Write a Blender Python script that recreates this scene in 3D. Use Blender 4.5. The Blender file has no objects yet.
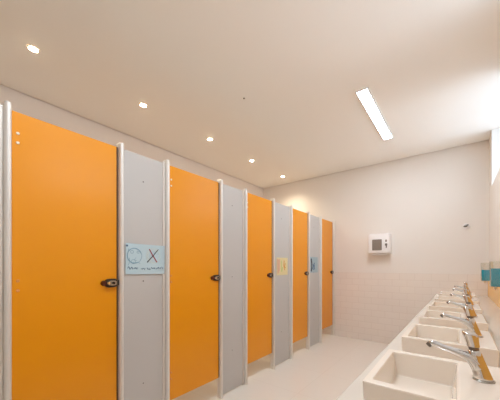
import bpy, bmesh, math, random
from mathutils import Vector, Matrix
R = math.radians
C = bpy.context.scene.collection
S = bpy.context.scene

# ---------------------------------------------------------------- camera, world, light, exposure
CAM_Z = 1.21
cam_data = bpy.data.cameras.new('camera')
cam = bpy.data.objects.new('camera', cam_data); C.objects.link(cam)
cam.location = (0, 0, CAM_Z); cam.rotation_euler = (R(90), 0, R(37.9))
cam_data.sensor_width = 36; cam_data.lens = 267 / 500 * 36
cam_data.shift_y = 66 / 500; cam_data.clip_start = .02
S.camera = cam
S.view_settings.view_transform = 'Standard'; S.view_settings.look = 'None'
S.view_settings.gamma = 1; S.view_settings.use_curve_mapping = False
S.view_settings.exposure = 0.22
S.cycles.use_denoising = True
S.cycles.max_bounces = 12; S.cycles.diffuse_bounces = 8; S.cycles.glossy_bounces = 6
S.cycles.sample_clamp_indirect = 6

w = bpy.data.worlds.new('world'); S.world = w; w.use_nodes = True
wb = w.node_tree.nodes['Background']
wb.inputs[0].default_value = (.86, .93, 1, 1); wb.inputs[1].default_value = .5

H_CEIL = 2.83; X_R = .317; X_L = -3.23; Y_F = 4.60; Y_N = -1.7; X_S = -1.716
WINDOWS = [(-1.26, .02), (.87, 2.15), (3.00, 4.28)]; WIN_Y0, WIN_Y1, WIN_Z = -1.26, 4.28, 2.15

def area(name, loc, rot, sx, sy, power, col):
    l = bpy.data.lights.new(name, 'AREA'); l.shape = 'RECTANGLE'; l.size = sx; l.size_y = sy
    l.energy = power; l.color = col
    o = bpy.data.objects.new(name, l); C.objects.link(o); o.location = loc; o.rotation_euler = rot
    return o
# daylight that comes in through the three high windows (stands outside the glass, shines inward and slightly up)
for wy0, wy1 in WINDOWS:
    area('daylight', (X_R + .42, (wy0 + wy1) / 2, 2.44), (0, R(97), 0), .60, wy1 - wy0 - .06, 6.5, (.78, .89, 1))
    # daylight thrown up from the sunlit ground outside, which leaves pale beams on the ceiling
    gl = area('daylight_bounce', (X_R + 1.0, (wy0 + wy1) / 2, 2.08), (0, R(112), 0), .5, wy1 - wy0, 2.0, (.84, .92, 1))
    gl.data.spread = R(55)

# ---------------------------------------------------------------- materials
def lin(c):
    return tuple(((v / 255) / 12.92 if v / 255 <= .04045 else ((v / 255 + .055) / 1.055) ** 2.4) for v in c) + (1,)
def mat(name, rgb, rough=.5, metal=0, noise=0, scale=8, bump=0, bscale=60, spec=.5, aniso=None, coat=0):
    m = bpy.data.materials.new(name); m.use_nodes = True
    n = m.node_tree.nodes; L = m.node_tree.links; b = n['Principled BSDF']
    b.inputs['Base Color'].default_value = lin(rgb)
    b.inputs['Roughness'].default_value = rough; b.inputs['Metallic'].default_value = metal
    b.inputs['Specular IOR Level'].default_value = spec
    b.inputs['Coat Weight'].default_value = coat
    if noise or bump:
        tc = n.new('ShaderNodeTexCoord')
        mp = n.new('ShaderNodeMapping'); L.new(tc.outputs['Object'], mp.inputs[0])
        if aniso: mp.inputs['Scale'].default_value = aniso
    if noise:
        t = n.new('ShaderNodeTexNoise'); t.inputs['Scale'].default_value = scale; t.inputs['Detail'].default_value = 5
        L.new(mp.outputs[0], t.inputs['Vector'])
        r = n.new('ShaderNodeMapRange'); r.inputs['To Min'].default_value = 1 - noise; r.inputs['To Max'].default_value = 1 + noise
        L.new(t.outputs['Fac'], r.inputs['Value'])
        v = n.new('ShaderNodeVectorMath'); v.operation = 'SCALE'; v.inputs[0].default_value = lin(rgb)[:3]
        L.new(r.outputs[0], v.inputs['Scale']); L.new(v.outputs[0], b.inputs['Base Color'])
    if bump:
        t2 = n.new('ShaderNodeTexNoise'); t2.inputs['Scale'].default_value = bscale; t2.inputs['Detail'].default_value = 3
        L.new(mp.outputs[0], t2.inputs['Vector'])
        bp = n.new('ShaderNodeBump'); bp.inputs['Strength'].default_value = bump; bp.inputs['Distance'].default_value = .003
        L.new(t2.outputs['Fac'], bp.inputs['Height']); L.new(bp.outputs[0], b.inputs['Normal'])
    return m
def brick_mat(name, c1, c2, mortar, axes, bw, bh, msize, rough, offset=.5, zoff=0, bump=.35):
    m = mat(name, c1, rough); n = m.node_tree.nodes; L = m.node_tree.links; b = n['Principled BSDF']
    g = n.new('ShaderNodeNewGeometry'); s = n.new('ShaderNodeSeparateXYZ'); c = n.new('ShaderNodeCombineXYZ')
    L.new(g.outputs['Position'], s.inputs[0])
    L.new(s.outputs[axes[0]], c.inputs[0])
    a = n.new('ShaderNodeMath'); a.operation = 'ADD'; a.inputs[1].default_value = zoff
    L.new(s.outputs[axes[1]], a.inputs[0]); L.new(a.outputs[0], c.inputs[1])
    k = n.new('ShaderNodeTexBrick'); L.new(c.outputs[0], k.inputs['Vector'])
    k.inputs['Scale'].default_value = 1; k.inputs['Brick Width'].default_value = bw; k.inputs['Row Height'].default_value = bh
    k.inputs['Mortar Size'].default_value = msize; k.inputs['Mortar Smooth'].default_value = .3
    k.offset = offset
    k.inputs['Color1'].default_value = lin(c1); k.inputs['Color2'].default_value = lin(c2); k.inputs['Mortar'].default_value = lin(mortar)
    L.new(k.outputs['Color'], b.inputs['Base Color'])
    bp = n.new('ShaderNodeBump'); bp.inputs['Strength'].default_value = bump; bp.inputs['Distance'].default_value = .002; bp.invert = True
    L.new(k.outputs['Fac'], bp.inputs['Height']); L.new(bp.outputs[0], b.inputs['Normal'])
    return m
def emis(name, rgb, strength):
    m = mat(name, rgb, .4); b = m.node_tree.nodes['Principled BSDF']
    b.inputs['Emission Color'].default_value = lin(rgb); b.inputs['Emission Strength'].default_value = strength
    return m
def clear(name, rgb, alpha_mix):
    # thin clear pane: mostly see-through with a glossy film
    m = bpy.data.materials.new(name); m.use_nodes = True
    n = m.node_tree.nodes; L = m.node_tree.links; n.remove(n['Principled BSDF'])
    t = n.new('ShaderNodeBsdfTransparent'); t.inputs[0].default_value = lin(rgb)
    g = n.new('ShaderNodeBsdfGlossy'); g.inputs['Roughness'].default_value = .05
    x = n.new('ShaderNodeMixShader'); x.inputs[0].default_value = alpha_mix
    L.new(t.outputs[0], x.inputs[1]); L.new(g.outputs[0], x.inputs[2]); L.new(x.outputs[0], n['Material Output'].inputs[0])
    return m

M = {
 'paint': mat('wall_paint', (237, 230, 222), .6, noise=.012, scale=3, bump=.08, bscale=120),
 'ceil': mat('ceiling_paint', (249, 246, 240), .7, noise=.01, scale=2),
 'gap': mat('shadow_gap', (150, 135, 120), .8, noise=.05),
 'white': mat('white_reveal', (246, 246, 244), .5, noise=.008),
 'tile': brick_mat('wall_tile', (242, 232, 222), (240, 230, 220), (231, 219, 208), (0, 2), .20, .10, .003, .14, zoff=.0),
 'floor': brick_mat('floor_tile', (240, 232, 221), (239, 231, 220), (233, 224, 212), (0, 1), .60, .60, .003, .13, offset=0, zoff=.12, bump=.1),
 'thresh': mat('threshold_stone', (232, 220, 208), .25, noise=.03, scale=30),
 'orange': mat('orange_laminate', (236, 150, 0), .28, noise=.03, scale=2.5, bump=.03, bscale=200),
 'edge': mat('door_gap_shade', (96, 60, 26), .5, noise=.03),  # shade of the gap beside each door, put in as a dark colour
 'grey': mat('grey_laminate', (196, 191, 186), .42, noise=.025, scale=3, bump=.03, bscale=200),
 'alu': mat('brushed_aluminium', (232, 226, 218), .42, metal=.4, noise=.008, scale=40, aniso=(1, 1, .02)),
 'dark': mat('dark_plastic', (34, 26, 20), .35, noise=.05),
 'brown': mat('red_brown_plastic', (84, 32, 14), .35, noise=.05),
 'chrome': mat('chrome', (214, 212, 210), .10, metal=1, noise=.02),
 'steel': mat('dull_steel', (176, 170, 160), .28, metal=1, noise=.04),
 'screw': mat('screw_steel', (120, 112, 104), .4, metal=.8, noise=.05),
 'cap': mat('white_cap', (240, 225, 205), .35, noise=.02),
 'ocap': mat('orange_cap', (226, 150, 84), .35, noise=.02),
 'counter': mat('countertop_stone', (216, 209, 200), .16, noise=.015, scale=25),
 'ceramic': mat('basin_ceramic', (238, 227, 214), .10, noise=.006, coat=.3),
 'splash': mat('orange_splashback', (240, 184, 92), .22, noise=.03, scale=4),
 'dryer': mat('white_plastic', (244, 240, 238), .3, noise=.01),
 'dgrey': mat('grey_window', (138, 126, 116), .3, noise=.12, scale=60),
 'blue': mat('blue_soap', (30, 160, 190), .12, noise=.08, scale=10, coat=.4),
 'clear': clear('clear_plastic', (252, 252, 250), .07),
 'glass': clear('window_glass', (250, 252, 255), .06),
 'ivory': mat('ivory_plastic', (226, 208, 178), .35, noise=.02),
 'paperb': mat('pale_blue_paper', (190, 210, 216), .8, noise=.03, scale=20),
 'papery': mat('yellow_paper', (228, 212, 160), .8, noise=.05, scale=16),
 'paperg': mat('blue_grey_paper', (166, 184, 190), .8, noise=.05, scale=16),
 'pencil': mat('pale_pencil', (138, 172, 190), .8, noise=.05),
 'ink': mat('blue_ink', (84, 112, 140), .8, noise=.05),
 'whitecr': mat('white_crayon', (206, 218, 216), .8, noise=.05),
 'red': mat('red_marker', (160, 40, 52), .7, noise=.05),
 'black': mat('dark_marker', (52, 48, 60), .7, noise=.05),
 'pink': mat('pink_crayon', (226, 180, 150), .8, noise=.06, scale=30),
 'ocr': mat('orange_crayon', (222, 160, 80), .8, noise=.06, scale=30),
 'gcr': mat('green_crayon', (196, 204, 134), .8, noise=.06, scale=30),
 'tube': emis('light_diffuser', (230, 243, 255), 52),
 'bulb': emis('bulb_glow', (255, 236, 205), 60),
 'frame': mat('window_frame_white', (235, 236, 236), .35, noise=.01),
}

# ---------------------------------------------------------------- helpers
def link(name, bm, m, parent=None, smooth=False, bevel=0, seg=2, subsurf=0):
    bmesh.ops.recalc_face_normals(bm, faces=bm.faces)
    me = bpy.data.meshes.new(name); bm.to_mesh(me); bm.free()
    for mm in (m if isinstance(m, (list, tuple)) else [m]): me.materials.append(mm)
    o = bpy.data.objects.new(name, me); C.objects.link(o)
    if parent: o.parent = parent
    if smooth:
        for p in me.polygons: p.use_smooth = True
    if bevel:
        b = o.modifiers.new('bevel', 'BEVEL'); b.width = bevel; b.segments = seg; b.limit_method = 'ANGLE'; b.angle_limit = R(35)
        for p in me.polygons: p.use_smooth = True
        b.harden_normals = True
    if subsurf:
        s = o.modifiers.new('sub', 'SUBSURF'); s.levels = subsurf; s.render_levels = subsurf
    return o
def box(bm, x0, x1, y0, y1, z0, z1):
    r = bmesh.ops.create_cube(bm, size=1)
    bmesh.ops.scale(bm, vec=(x1 - x0, y1 - y0, z1 - z0), verts=r['verts'])
    bmesh.ops.translate(bm, vec=((x0 + x1) / 2, (y0 + y1) / 2, (z0 + z1) / 2), verts=r['verts'])
    return r['verts']
def B(*boxes):
    bm = bmesh.new()
    for b in boxes: box(bm, *b)
    return bm
def loft(bm, rings, cap=True):
    # rings: list of lists of points
    vs = [[bm.verts.new(p) for p in r] for r in rings]
    for a, b in zip(vs, vs[1:]):
        for i in range(len(a)):
            j = (i + 1) % len(a); bm.faces.new((a[i], a[j], b[j], b[i]))
    if cap: bm.faces.new(vs[0]); bm.faces.new(vs[-1])
    return vs
def ring(c, u, v, ru, rv, n=20):
    c = Vector(c); u = Vector(u); v = Vector(v)
    return [c + u * (ru * math.cos(t)) + v * (rv * math.sin(t)) for t in (2 * math.pi * i / n for i in range(n))]
def tube(bm, pts, rad, n=12):
    pts = [Vector(p) for p in pts]; rs = rad if isinstance(rad, (list, tuple)) else [rad] * len(pts)
    up = None; rings = []
    for i, p in enumerate(pts):
        d = (pts[min(i + 1, len(pts) - 1)] - pts[max(i - 1, 0)]).normalized()
        if up is None:
            up = Vector((0, 0, 1)) if abs(d.z) < .9 else Vector((1, 0, 0))
        u = (up - d * up.dot(d)).normalized(); up = u; v = d.cross(u)
        rings.append(ring(p, u, v, rs[i], rs[i], n))
    loft(bm, rings)
def cyl(bm, p0, p1, r0, r1=None, n=24):
    tube(bm, [p0, p1], [r0, r1 if r1 is not None else r0], n)
def struct(name, bm, m, parent=None, **k):
    o = link(name, bm, m, parent, **k)
    if not parent: o['kind'] = 'structure'
    return o
def thing(name, label, cat, loc=(0, 0, 0), group=None, rz=0):
    o = bpy.data.objects.new(name, None); C.objects.link(o); o.location = loc; o.rotation_euler = (0, 0, rz)
    o.empty_display_size = .05
    return tag(o, label, cat, group)
def tag(o, label, cat, group=None):
    o['label'] = label; o['category'] = cat
    if group: o['group'] = group
    return o
def dup(root, loc, label, group=None):
    def cp(o, par):
        c = o.copy(); C.objects.link(c); c.parent = par
        for ch in list(o.children): cp(ch, c)
        return c
    r = cp(root, None); r.location = loc; r['label'] = label
    if group: r['group'] = group
    return r

# ---------------------------------------------------------------- the room
T = .2; XW = X_R + .22
struct('floor', B((X_L, X_R, Y_N, Y_F, -.1, 0)), M['floor'])
struct('ceiling', B((X_L + .018, XW, Y_N + .018, Y_F - .018, H_CEIL, H_CEIL + .06)), M['ceil'])
struct('trim_1', B((X_L - T, XW + .05, Y_N - T, Y_F + T, H_CEIL + .061, H_CEIL + .12)), M['gap'])      # closes the shadow gap
struct('wall_far', B((X_L - T, XW, Y_F, Y_F + T, -.1, H_CEIL + .06)), M['paint'])
struct('wall_left', B((X_L - T, X_L, Y_N - T, Y_F, -.1, H_CEIL + .06)), M['paint'])
struct('wall_near', B((X_L, XW, Y_N - T, Y_N, -.1, H_CEIL + .06)), M['paint'])
piers = [(Y_N, WINDOWS[0][0]), (WINDOWS[0][1], WINDOWS[1][0]), (WINDOWS[1][1], WINDOWS[2][0]), (WINDOWS[2][1], Y_F)]
struct('wall_right', B((X_R, XW, Y_N, Y_F, -.1, WIN_Z), *[(X_R, XW, a, b, WIN_Z, H_CEIL - .001) for a, b in piers]), M['paint'])
for k, (a, b) in enumerate(WINDOWS):
    # white lining of the opening, then glass and frame
    struct('trim_%d' % (4 + k), B((X_R + .001, XW, b - .012, b - .0005, WIN_Z + .0005, H_CEIL - .001),
                   (X_R + .001, XW, a + .0005, a + .012, WIN_Z + .0005, H_CEIL - .001),
                   (X_R + .001, XW, a + .012, b - .012, WIN_Z + .0005, WIN_Z + .012)), M['white'])
    wn = struct('window_%d' % (k + 1), B((XW - .035, XW - .030, a + .04, b - .04, WIN_Z + .05, H_CEIL - .04)), M['glass'])
    c = (a + b) / 2
    link('window_frame', B((XW - .055, XW - .01, a + .012, b - .012, WIN_Z + .012, WIN_Z + .055), (XW - .055, XW - .01, a + .012, b - .012, H_CEIL - .045, H_CEIL - .002),
         *[(XW - .054, XW - .011, y - .02, y + .02, WIN_Z + .055, H_CEIL - .045) for y in (a + .033, c, b - .033)]), M['frame'], wn)
# subway tiles on the lower far wall, and the stone strip the cubicle fronts stand on
struct('trim_3', B((X_L, X_R, Y_F - .008, Y_F - .0005, 0, 1.10)), M['tile'])

# ---------------------------------------------------------------- cubicle fronts
POST_H = 2.00
# door 1..5: (y of hinge-side post, y of lock-side post)
POSTS = [.298, .848, 1.195, 1.768, 2.128, 2.650, 3.075, 3.590, 4.020, 4.565]
def post_bm(y, side):
    # half-round cover profile towards the room with flat flanges; side = +1 when the grey panel is on its +Y side
    bm = bmesh.new(); w = .0145; q = .016 if side < 0 else .006; g = .003 if side < 0 else 0
    prof = [(-.030, -w), (.004, -w)] + [(.004 + .020 * math.sin(t), -w * math.cos(t)) for t in (math.pi * i / 12 for i in range(1, 12))] + [(.004, w), (-.030, w)]
    lo = [Vector((X_S + a, y + b, 0)) for a, b in prof]; hi = [Vector((X_S + a, y + b, POST_H - .006)) for a, b in prof]
    top = [Vector((X_S - .004 + (a + .004) * .8, y + b * .8, POST_H)) for a, b in prof]
    loft(bm, [lo, hi, top])
    if g: box(bm, X_S - .030, X_S - .012, y - w - g, y - w, 0, POST_H - .02)
    box(bm, X_S - .030, X_S - .004, *((y + w, y + w + q) if side > 0 else (y - w - q - g, y - w - g)), 0, POST_H - .02)
    return bm
def panel(y0, y1, label, posts, screws=True):
    cy = (y0 + y1) / 2
    t = thing('cubicle_panel', label, 'partition', (X_S, cy, 0), 'grey panels between the cubicle doors')
    def put(o):
        o.matrix_parent_inverse = Matrix.Translation((-X_S, -cy, 0)); return o
    put(link('board', B((X_S - .026, X_S - .010, y0 + .02, y1 - .02, .012, POST_H - .025)), M['grey'], t, bevel=.001))
    put(link('dividing_wall', B((X_L + .005, X_S - .028, cy - .009, cy + .009, .19, POST_H - .03)), M['grey'], t))
    for y, s in posts:
        put(link('post', post_bm(y, s), M['alu'], t, smooth=False))
    for z in (1.795, 1.106, .395):
        bm = bmesh.new(); cyl(bm, (X_S - .010, cy - .012, z), (X_S - .0075, cy - .012, z), .0048, .003, 12)
        put(link('screw', bm, M['screw'], t))
    return t
panel(-.07, POSTS[0], 'grey partition panel at the very left edge of the photo, beside the nearest orange door', [(-.07, 1), (POSTS[0], -1)])
panel(POSTS[1], POSTS[2], 'wide grey partition panel that carries the blue drawing with the red cross', [(POSTS[1], 1), (POSTS[2], -1)])
panel(POSTS[3], POSTS[4], 'grey partition panel with no paper on it, between the second and third orange doors', [(POSTS[3], 1), (POSTS[4], -1)])
panel(POSTS[5], POSTS[6], 'grey partition panel that carries the yellow paper', [(POSTS[5], 1), (POSTS[6], -1)])
panel(POSTS[7], POSTS[8], 'narrow-looking grey partition panel with the blue-grey paper, farthest of the grey panels', [(POSTS[7], 1), (POSTS[8], -1)])
lp = link('wall_post', post_bm(POSTS[9], 1), M['alu'])
tag(lp, 'aluminium post that closes the row of cubicles against the far tiled wall', 'post')

door_labels = ['orange cubicle door nearest the camera, with two white bolts at its upper left',
 'orange cubicle door between the panel with the blue cross drawing and the bare grey panel',
 'third orange cubicle door, between the bare grey panel and the panel with the yellow paper',
 'fourth orange cubicle door, between the yellow paper and the blue-grey paper',
 'farthest and narrowest-looking orange cubicle door, beside the tiled far wall']
def door(i):
    ya, yb = POSTS[2 * i], POSTS[2 * i + 1]; a = ya + .017; b = yb - .0262; XD = X_S - .004
    t = thing('cubicle_door', door_labels[i], 'door', (X_S, a, .19), 'orange cubicle doors')
    inv = Matrix.Translation((-X_S, -a, -.19))
    def put(o): o.matrix_parent_inverse = inv; return o
    put(link('door_leaf', B((XD - .020, XD, a, b, .19, POST_H - .028)), M['orange'], t, bevel=.0015))
    # bolts on the hinge side
    for z, mm in ((1.867, 'cap'), (1.820, 'cap'), (1.136, 'ocap'), (1.088, 'ocap'), (.40, 'ocap'), (.352, 'ocap')):
        bm = bmesh.new(); cyl(bm, (XD, a + .022, z), (XD + .004, a + .022, z), .0075, .006, 16)
        put(link('hinge_bolt', bm, M[mm], t, smooth=False))
    # latch: dark rounded escutcheon, chrome turn knob, brown end stop, keeper on the post
    z = 1.104; y1 = b - .002; y0 = y1 - .088
    bm = bmesh.new(); nn = 28
    def stad(x, hw, hh, cy):
        return [Vector((x, cy + (hw if abs(math.cos(u)) > 0 else 0) * math.copysign(abs(math.cos(u)) ** .55, math.cos(u)),
                        z + hh * math.copysign(abs(math.sin(u)) ** .55, math.sin(u)))) for u in (2 * math.pi * k / nn for k in range(nn))]
    cy = (y0 + .016 + y1) / 2; hw = (y1 - y0 - .016) / 2
    loft(bm, [stad(XD, hw, .026, cy), stad(XD + .018, hw, .027, cy), stad(XD + .023, hw * .92, .023, cy)])
    lk = put(link('latch', bm, M['dark'], t, smooth=False))
    def sub(o): return o
    bm = bmesh.new(); loft(bm, [stad(XD + .021, hw * .72, .016, cy + .004), stad(XD + .0245, hw * .68, .015, cy + .004)])
    sub(link('latch_plate', bm, M['steel'], lk))
    bm = bmesh.new(); cyl(bm, (XD + .0235, cy + .008, z), (XD + .032, cy + .008, z), .009, .008, 20)
    sub(link('turn_knob', bm, M['dark'], lk))
    bm = bmesh.new(); cyl(bm, (XD + .0235, cy - .020, z), (XD + .027, cy - .020, z), .010, .008, 20)
    sub(link('indicator', bm, M['chrome'], lk))
    bm = bmesh.new(); cyl(bm, (XD, y0 + .010, z), (XD + .022, y0 + .010, z), .017, .014, 20)
    sub(link('door_pull', bm, M['brown'], lk))
    put(link('keeper', B((X_S - .004, X_S + .006, b + .0098, b + .0109, z - .016, z + .016)), M['dark'], t))
    # dark strip that paints the shade in the gap between leaf and post
    put(link('gap_shade', B((XD - .018, XD - .003, b + .0003, b + .0095, .19, POST_H - .028)), M['edge'], t))
    return t
for i in range(5): door(i)

# ---------------------------------------------------------------- countertop, basins, taps
Z_C = .82; X_C = -.28
ct = thing('countertop', 'long white washbasin countertop running along the right wall to the far wall', 'countertop', (0, 1.6, Z_C))
inv = Matrix.Translation((0, -1.6, -Z_C))
def slab(x0a, x0b, x1, z0, z1):
    bm = bmesh.new()
    loft(bm, [[Vector((x0a, -.6, z)), Vector((x1, -.6, z)), Vector((x1, Y_F - .009, z)), Vector((x0b, Y_F - .009, z))] for z in (z0, z1)])
    return bm
o = link('slab', slab(X_C - .02, X_C + .05, X_R - .001, Z_C - .04, Z_C), M['counter'], ct, bevel=.003); o.matrix_parent_inverse = inv
o = link('apron', B((X_C + .06, X_C + .08, -.6, Y_F - .009, Z_C - .18, Z_C - .041)), M['counter'], ct, bevel=.002); o.matrix_parent_inverse = inv
for y in (-.4, 1.1, 2.6, 4.1):
    o = link('bracket', B((X_C + .081, X_R - .001, y - .02, y + .02, Z_C - .08, Z_C - .041), (X_R - .041, X_R - .001, y - .02, y + .02, Z_C - .40, Z_C - .081)), M['steel'], ct)
    o.matrix_parent_inverse = inv
sp = link('splashback', B((X_R - .013, X_R - .0005, -.6, Y_F - .009, Z_C + .001, 1.02)), M['splash'], bevel=.001)
tag(sp, 'low glossy orange splashback strip on the right wall behind the taps', 'splashback')

def basin_bm():
    bm = bmesh.new(); x0, x1, y0, y1, h = -.155, .155, -.172, .172, .088
    ix0, ix1, iy0, iy1, iz = x0 + .020, .042, y0 + .028, y1 - .028, .012
    def rect(a, b, c, d, z): return [Vector((a, c, z)), Vector((b, c, z)), Vector((b, d, z)), Vector((a, d, z))]
    s = .010
    loft(bm, [rect(x0 + .004, x1 - .004, y0 + .004, y1 - .004, 0), rect(x0, x1, y0, y1, h), rect(ix0, ix1, iy0, iy1, h),
              rect(ix0 + s, ix1 - s, iy0 + s, iy1 - s, iz)])
    return bm
basin_x = -.0445; SP = .565; Y1 = .908; DX = .014 * SP
names = ['nearest white square washbasin, largest in the photo, beneath the nearest tap', 'second white square washbasin from the camera, just behind the nearest one',
 'third white washbasin from the camera', 'fourth white washbasin from the camera, seen as a thin strip', 'fifth white washbasin from the camera, next to last in the row',
 'farthest white washbasin, closest to the tiled far wall']
bas = thing('washbasin', names[0], 'washbasin', (basin_x, Y1, Z_C + .0005), 'white washbasins on the countertop')
link('bowl', basin_bm(), M['ceramic'], bas, bevel=.006, seg=3)
bm = bmesh.new()
cyl(bm, (-.045, 0, .0125), (-.045, 0, .0155), .024, .022, 24)
dr = link('drain', bm, M['chrome'], bas)
bm = bmesh.new(); cyl(bm, (-.045, 0, .0156), (-.045, 0, .018), .013, .011, 20); link('plug', bm, M['steel'], dr)
for i in range(1, 6): dup(bas, (basin_x + DX * i, Y1 + SP * i, Z_C + .0005), names[i])

FX = .054; FZ = Z_C + .089
fn = ['nearest chrome push tap, largest in the photo, on the first washbasin', 'second chrome push tap from the camera, on the second washbasin',
 'third chrome push tap from the camera', 'fourth chrome push tap from the camera', 'fifth chrome push tap, next to last in the row',
 'farthest chrome push tap, closest to the tiled far wall']
f = thing('push_tap', fn[0], 'tap', (FX, Y1 + .026, FZ), 'chrome push taps')
X, Y, Z = Vector((1, 0, 0)), Vector((0, 1, 0)), Vector((0, 0, 1))
bm = bmesh.new(); loft(bm, [ring((0, 0, 0), X, Y, .0235, .0225, 28), ring((0, 0, .0015), X, Y, .0235, .0225, 28), ring((-.0005, 0, .0025), X, Y, .0220, .0210, 28)])
link('base_ring', bm, M['steel'], f)
bm = bmesh.new()
loft(bm, [ring((-.0005 - .0190 * k, 0, .0025 + .0715 * k), (X + Z * (-.16 * k)), Y, .0216 - .0070 * k ** .8, .0205 - .0064 * k ** .8, 28) for k in (0, .1, .25, .4, .55, .7, .85, .96)] +
         [ring((-.0197, 0, .0765), X, Y, .0115, .0115, 28)])
link('tap_body', bm, M['chrome'], f, smooth=True)
bm = bmesh.new()
tube(bm, [(-.0062, 0, .018), (-.0095, 0, .032), (-.0165, 0, .045), (-.0275, 0, .0545), (-.044, 0, .0605), (-.064, 0, .0655), (-.087, 0, .0715), (-.104, 0, .0770), (-.113, 0, .0785), (-.1175, 0, .0750)],
     [.0165, .0178, .0172, .0145, .0112, .0091, .0080, .0077, .0081, .0070], 20)
spt = link('spout', bm, M['chrome'], f, smooth=True)
bm = bmesh.new(); tube(bm, [(-.1165, 0, .077), (-.1225, 0, .070)], [.0077, .0072], 20)
link('aerator', bm, M['screw'], spt)
bm = bmesh.new()
loft(bm, [ring((-.0198, 0, .0768), X, Y, .0112, .0112, 28), ring((-.0212, 0, .0845), X, Y, .0112, .0112, 28)])
link('neck', bm, M['screw'], f, smooth=False)
bm = bmesh.new()
loft(bm, [ring((-.0212, 0, .0848), X, Y, .0140, .0140, 28), ring((-.0225, 0, .092), X - Z * .08, Y, .0143, .0143, 28), ring((-.0275, 0, .113), X - Z * .16, Y, .0172, .0165, 28),
          ring((-.0285, 0, .119), X - Z * .2, Y, .0174, .0168, 28), ring((-.029, 0, .1215), X - Z * .2, Y, .0155, .0150, 28)])
link('push_button', bm, M['chrome'], f, smooth=False, bevel=.0008)
for i in range(1, 6): dup(f, (FX + DX * i, Y1 + .026 + SP * i, FZ), fn[i])

# ---------------------------------------------------------------- soap dispensers on the right wall
def soap(y, level, label):
    t = thing('soap_dispenser', label, 'soap dispenser', (X_R, y, 1.035), 'clear soap dispensers with blue soap')
    # local: x from -.105 (front) to 0 (wall)
    link('back_plate', B((-.022, -.0005, -.045, .045, -.0, .225)), M['ivory'], t, bevel=.004)
    link('container', B((-.104, -.023, -.050, -.0475, .0, .21), (-.104, -.023, .0475, .050, .0, .21), (-.104, -.1015, -.0475, .0475, .0, .21),
                        (-.1015, -.023, -.0475, .0475, .0, .004)), M['clear'], t)
    link('soap', B((-.100, -.0245, -.0465, .0465, .0045, level)), M['blue'], t, bevel=.004)
    link('lid', B((-.104, -.023, -.050, .050, .2105, .2165)), M['clear'], t)
    bm = bmesh.new(); cyl(bm, (-.07, 0, -.0005), (-.07, 0, -.022), .012, .007, 16)
    link('nozzle', bm, M['ivory'], t)
    return t
soap(4.13, .130, 'farther wall-mounted soap dispenser with blue soap, smaller in the photo')
soap(3.02, .155, 'nearer wall-mounted soap dispenser with blue soap, cut by the right photo edge')

# ---------------------------------------------------------------- hand dryer on the far wall
t = thing('hand_dryer', 'white wall-mounted hand dryer with a dark grey square window on the far wall', 'hand dryer', (-.955, Y_F, 1.395))
bm = bmesh.new()
def rr(x0, x1, z0, z1, y, r, k=6):
    pts = []
    for cx, cz, a0 in ((x1 - r, z1 - r, 0), (x0 + r, z1 - r, 90), (x0 + r, z0 + r, 180), (x1 - r, z0 + r, 270)):
        for j in range(k + 1):
            a = R(a0 + 90 * j / k); pts.append(Vector((cx + r * math.cos(a), y, cz + r * math.sin(a))))
    return pts
loft(bm, [rr(-.165, .150, 0, .32, -.0005, .03), rr(-.165, .150, 0, .32, -.10, .035), rr(-.158, .143, .012, .312, -.140, .04), rr(-.140, .130, .03, .298, -.150, .04)])
link('casing', bm, M['dryer'], t, smooth=False, bevel=.004)
bm = bmesh.new(); loft(bm, [rr(-.100, .040, .055, .225, -.1495, .01), rr(-.097, .037, .058, .222, -.1525, .01)])
link('grey_window', bm, M['dgrey'], t)
bm = bmesh.new(); loft(bm, [rr(.086, .110, .180, .216, -.1495, .008), rr(.088, .108, .182, .214, -.1520, .008)])
link('indicator_window', bm, M['dgrey'], t)
bm = bmesh.new(); loft(bm, [rr(.082, .116, .122, .158, -.1495, .010), rr(.084, .114, .124, .156, -.1520, .010)]); box(bm, .094, .110, -.1518, -.1495, .088, .126)
link('keyhole_plate', bm, M['screw'], t)
link('outlet', B((-.10, .10, -.125, -.03, -.014, -.0003)), M['dryer'], t, bevel=.004)

# ---------------------------------------------------------------- chrome valve high on the far wall
t = thing('wall_valve', 'small chrome valve knob with a round plate high on the far wall', 'valve', (.086, Y_F, 1.742))
bm = bmesh.new(); cyl(bm, (0, -.0005, 0), (0, -.006, 0), .040, .034, 28); link('plate', bm, M['dryer'], t)
bm = bmesh.new(); cyl(bm, (0, -.0062, 0), (0, -.050, 0), .012, .010, 16); link('stem', bm, M['screw'], t, smooth=False)
bm = bmesh.new()
tube(bm, [(-.026, -.055, -.008), (0, -.057, 0), (.026, -.055, .014)], [.010, .013, .009], 12); link('handle', bm, M['screw'], t, smooth=True)

# ---------------------------------------------------------------- papers on the grey panels (local y along the panel, z up, x out)
def strokes(name, lst, m, parent, wd=.0022, x=.0012):
    # ink lines laid on the paper as thin raised ribbons
    bm = bmesh.new()
    for pts in lst:
        L = []; Rr = []
        for i, p in enumerate(pts):
            a = Vector(pts[max(i - 1, 0)]); b = Vector(pts[min(i + 1, len(pts) - 1)]); d = b - a
            if d.length < 1e-7: d = Vector((1, 0))
            nrm = Vector((-d.y, d.x)).normalized() * wd / 2; q = Vector(p)
            L.append(q + nrm); Rr.append(q - nrm)
        out = L + Rr[::-1]
        lo = [bm.verts.new((x - .0006, v.x, v.y)) for v in out]; hi = [bm.verts.new((x, v.x, v.y)) for v in out]
        n_ = len(out); k = len(pts)
        for i in range(n_):
            j = (i + 1) % n_; bm.faces.new((lo[i], lo[j], hi[j], hi[i]))
        for i in range(k - 1):
            bm.faces.new((hi[i], hi[i + 1], hi[n_ - 2 - i], hi[n_ - 1 - i])); bm.faces.new((lo[i], lo[n_ - 1 - i], lo[n_ - 2 - i], lo[i + 1]))
    return link(name, bm, m, parent)
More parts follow.
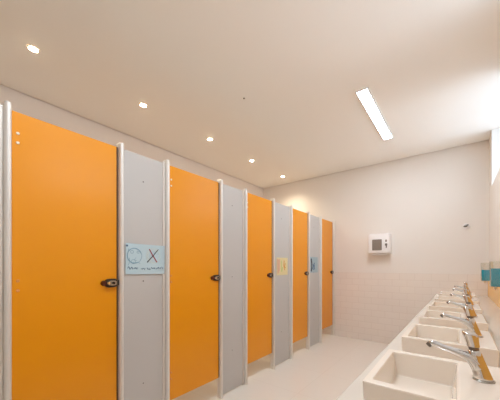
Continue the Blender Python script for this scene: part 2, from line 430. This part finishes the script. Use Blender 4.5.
def sheet(w_, h_, curl, m, parent, nx=14, nz=8):
    bm = bmesh.new(); g = {}
    for i in range(nx + 1):
        for j in range(nz + 1):
            u, v = i / nx, j / nz
            g[i, j] = bm.verts.new((curl(u, v), u * w_, v * h_))
    for i in range(nx):
        for j in range(nz): bm.faces.new((g[i, j], g[i + 1, j], g[i + 1, j + 1], g[i, j + 1]))
    r = bmesh.ops.extrude_face_region(bm, geom=list(bm.faces))
    bmesh.ops.translate(bm, vec=(-.0004, 0, 0), verts=[v for v in r['geom'] if isinstance(v, bmesh.types.BMVert)])
    return link('sheet', bm, m, parent)
def circ(cx, cz, r, k=26, sq=1, a0=0, a1=360):
    return [(cx + r * math.cos(R(a0 + (a1 - a0) * i / k)), cz + r * sq * math.sin(R(a0 + (a1 - a0) * i / k))) for i in range(k + 1)]
rng = random.Random(4)
def scrib(x0, x1, z, h, k):
    return [(x0 + (x1 - x0) * i / k + rng.uniform(-.001, .001), z + h * (rng.random() - .5) * (1 if i % 2 else -1)) for i in range(k + 1)]
XP = X_S - .0066
t = thing('paper_drawing', 'pale blue paper drawing with a red cross on the wide grey panel', 'paper', (X_S - .0034, .880, 1.155), 'papers taped to the grey panels')
t.rotation_euler = (R(-.6), 0, 0)
sheet(.294, .206, lambda u, v: .0005, M['paperb'], t)
X0 = .0020
strokes('pencil_drawing', [circ(.060, .125, .052), circ(.060, .125, .049, a0=20, a1=300), circ(.042, .150, .010), circ(.052, .085, .014), circ(.085, .150, .008),
    [(.015, .060), (.030, .085), (.022, .110)], [(.07, .112), (.058, .098), (.076, .092)], [(.02, .17), (.012, .13), (.016, .09)], scrib(.05, .10, .078, .012, 9)], M['pencil'], t, .0028, X0)
strokes('white_circle', [circ(.200, .130, .054), circ(.200, .130, .047), circ(.200, .130, .040, a0=40, a1=250)], M['whitecr'], t, .0040, X0)
strokes('red_stroke', [[(.168, .176), (.193, .135), (.230, .084)]], M['red'], t, .0072, X0 + .0004)
strokes('dark_stroke', [[(.240, .178), (.200, .132), (.152, .082)]], M['black'], t, .0056, X0 + .0008)
wr = [scrib(.014, .052, .042, .022, 14), scrib(.056, .086, .040, .020, 10), scrib(.108, .140, .036, .012, 8), scrib(.150, .178, .036, .014, 9), scrib(.186, .216, .040, .018, 10), scrib(.222, .250, .042, .018, 9), scrib(.254, .276, .042, .018, 7)]
for q in wr: strokes('handwritten_word', [q], M['ink'], t, .0034, X0)
bm = bmesh.new(); box(bm, .0010, .0018, .002, .014, .184, .196); link('tape', bm, M['ink'], t)

t = thing('paper_note', 'yellow paper with crayon marks on the grey panel past the third door', 'paper', (XP, 2.735, 1.098), 'papers taped to the grey panels')
sheet(.262, .215, lambda u, v: .0005, M['papery'], t)
strokes('pink_crayon', [[(.02, .20), (.03, .02)], [(.045, .19), (.045, .03)], [(.065, .195), (.060, .05)]], M['pink'], t, .020, X0)
strokes('green_crayon', [[(.105, .18), (.110, .04)], [(.140, .10), (.12, .05)]], M['gcr'], t, .016, X0)
strokes('orange_crayon', [[(.175, .18), (.165, .12), (.190, .06)], [(.200, .15), (.185, .10), (.21, .09)]], M['ocr'], t, .018, X0)

t = thing('paper_note', 'blue-grey paper with a thick dark brush mark, taped to the farthest grey panel', 'paper', (XP, 3.655, 1.110), 'papers taped to the grey panels')
sheet(.27, .235, lambda u, v: .0005, M['paperg'], t)
strokes('brush_mark', [[(.035, .21), (.055, .15), (.060, .08), (.040, .02)]], M['black'], t, .036, X0)
strokes('blue_scribble', [[(.10, .13), (.12, .09), (.09, .06), (.13, .05)], [(.15, .15), (.13, .10), (.16, .05)], [(.10, .11), (.16, .10)]], M['ink'], t, .024, X0)

# ---------------------------------------------------------------- ceiling lights
def lamp_light(parent, loc, power, kind='SPOT'):
    l = bpy.data.lights.new('lamp_light', kind); l.energy = power; l.color = (1, .86, .64)
    if kind == 'SPOT': l.spot_size = R(138); l.spot_blend = 1; l.shadow_soft_size = .04
    o = bpy.data.objects.new('lamp_light', l); C.objects.link(o); o.parent = parent; o.location = loc
    return o
dl = ['downlight nearest the camera, at the upper left of the ceiling', 'second ceiling downlight from the left', 'third ceiling downlight, middle of the row of five',
      'fourth ceiling downlight from the left', 'farthest ceiling downlight, nearest the far corner']
def downlight(y, label):
    t = thing('downlight', label, 'ceiling light', (-2.495, y, H_CEIL), 'downlights over the cubicles')
    bm = bmesh.new(); a = [ring((0, 0, z), X, Y, r, r, 28) for r, z in ((.029, -.002), (.029, -.006), (.036, -.006), (.039, -.0005))]
    loft(bm, a, cap=False); link('trim_ring', bm, M['cap'], t, smooth=False)
    bm = bmesh.new(); loft(bm, [ring((0, 0, z), X, Y, r, r, 20) for r, z in ((.028, -.001), (.027, -.006), (.018, -.012), (.006, -.014))]); link('bulb', bm, M['bulb'], t, smooth=False)
    lamp_light(t, (0, 0, -.03), 34)
    return t
for i in range(5): downlight((.578, 1.459, 2.374, 3.254, 4.17)[i], dl[i])
def linear(y, label):
    t = thing('linear_light', label, 'ceiling light', (-.697, y, H_CEIL))
    link('light_frame', B((-.056, -.045, -.592, .592, -.012, -.0005), (.045, .056, -.592, .592, -.012, -.0005), (-.045, .045, -.592, -.581, -.012, -.0005), (-.045, .045, .581, .592, -.012, -.0005)), M['frame'], t)
    link('diffuser', B((-.0445, .0445, -.5805, .5805, -.010, -.001)), M['tube'], t)
    return t
linear(3.15, 'long narrow white rectangular ceiling light between the cubicles and the basins')
linear(.55, 'long narrow unseen ceiling light added above the camera to brighten the room')  # extra lamp out of view, added to raise the room's brightness
bm = bmesh.new(); cyl(bm, (-1.63, 2.0, H_CEIL - .0005), (-1.63, 2.0, H_CEIL - .005), .010, .007, 16)
tag(link('ceiling_screw', bm, M['screw']), 'tiny dark screw head in the middle of the bare ceiling', 'screw')
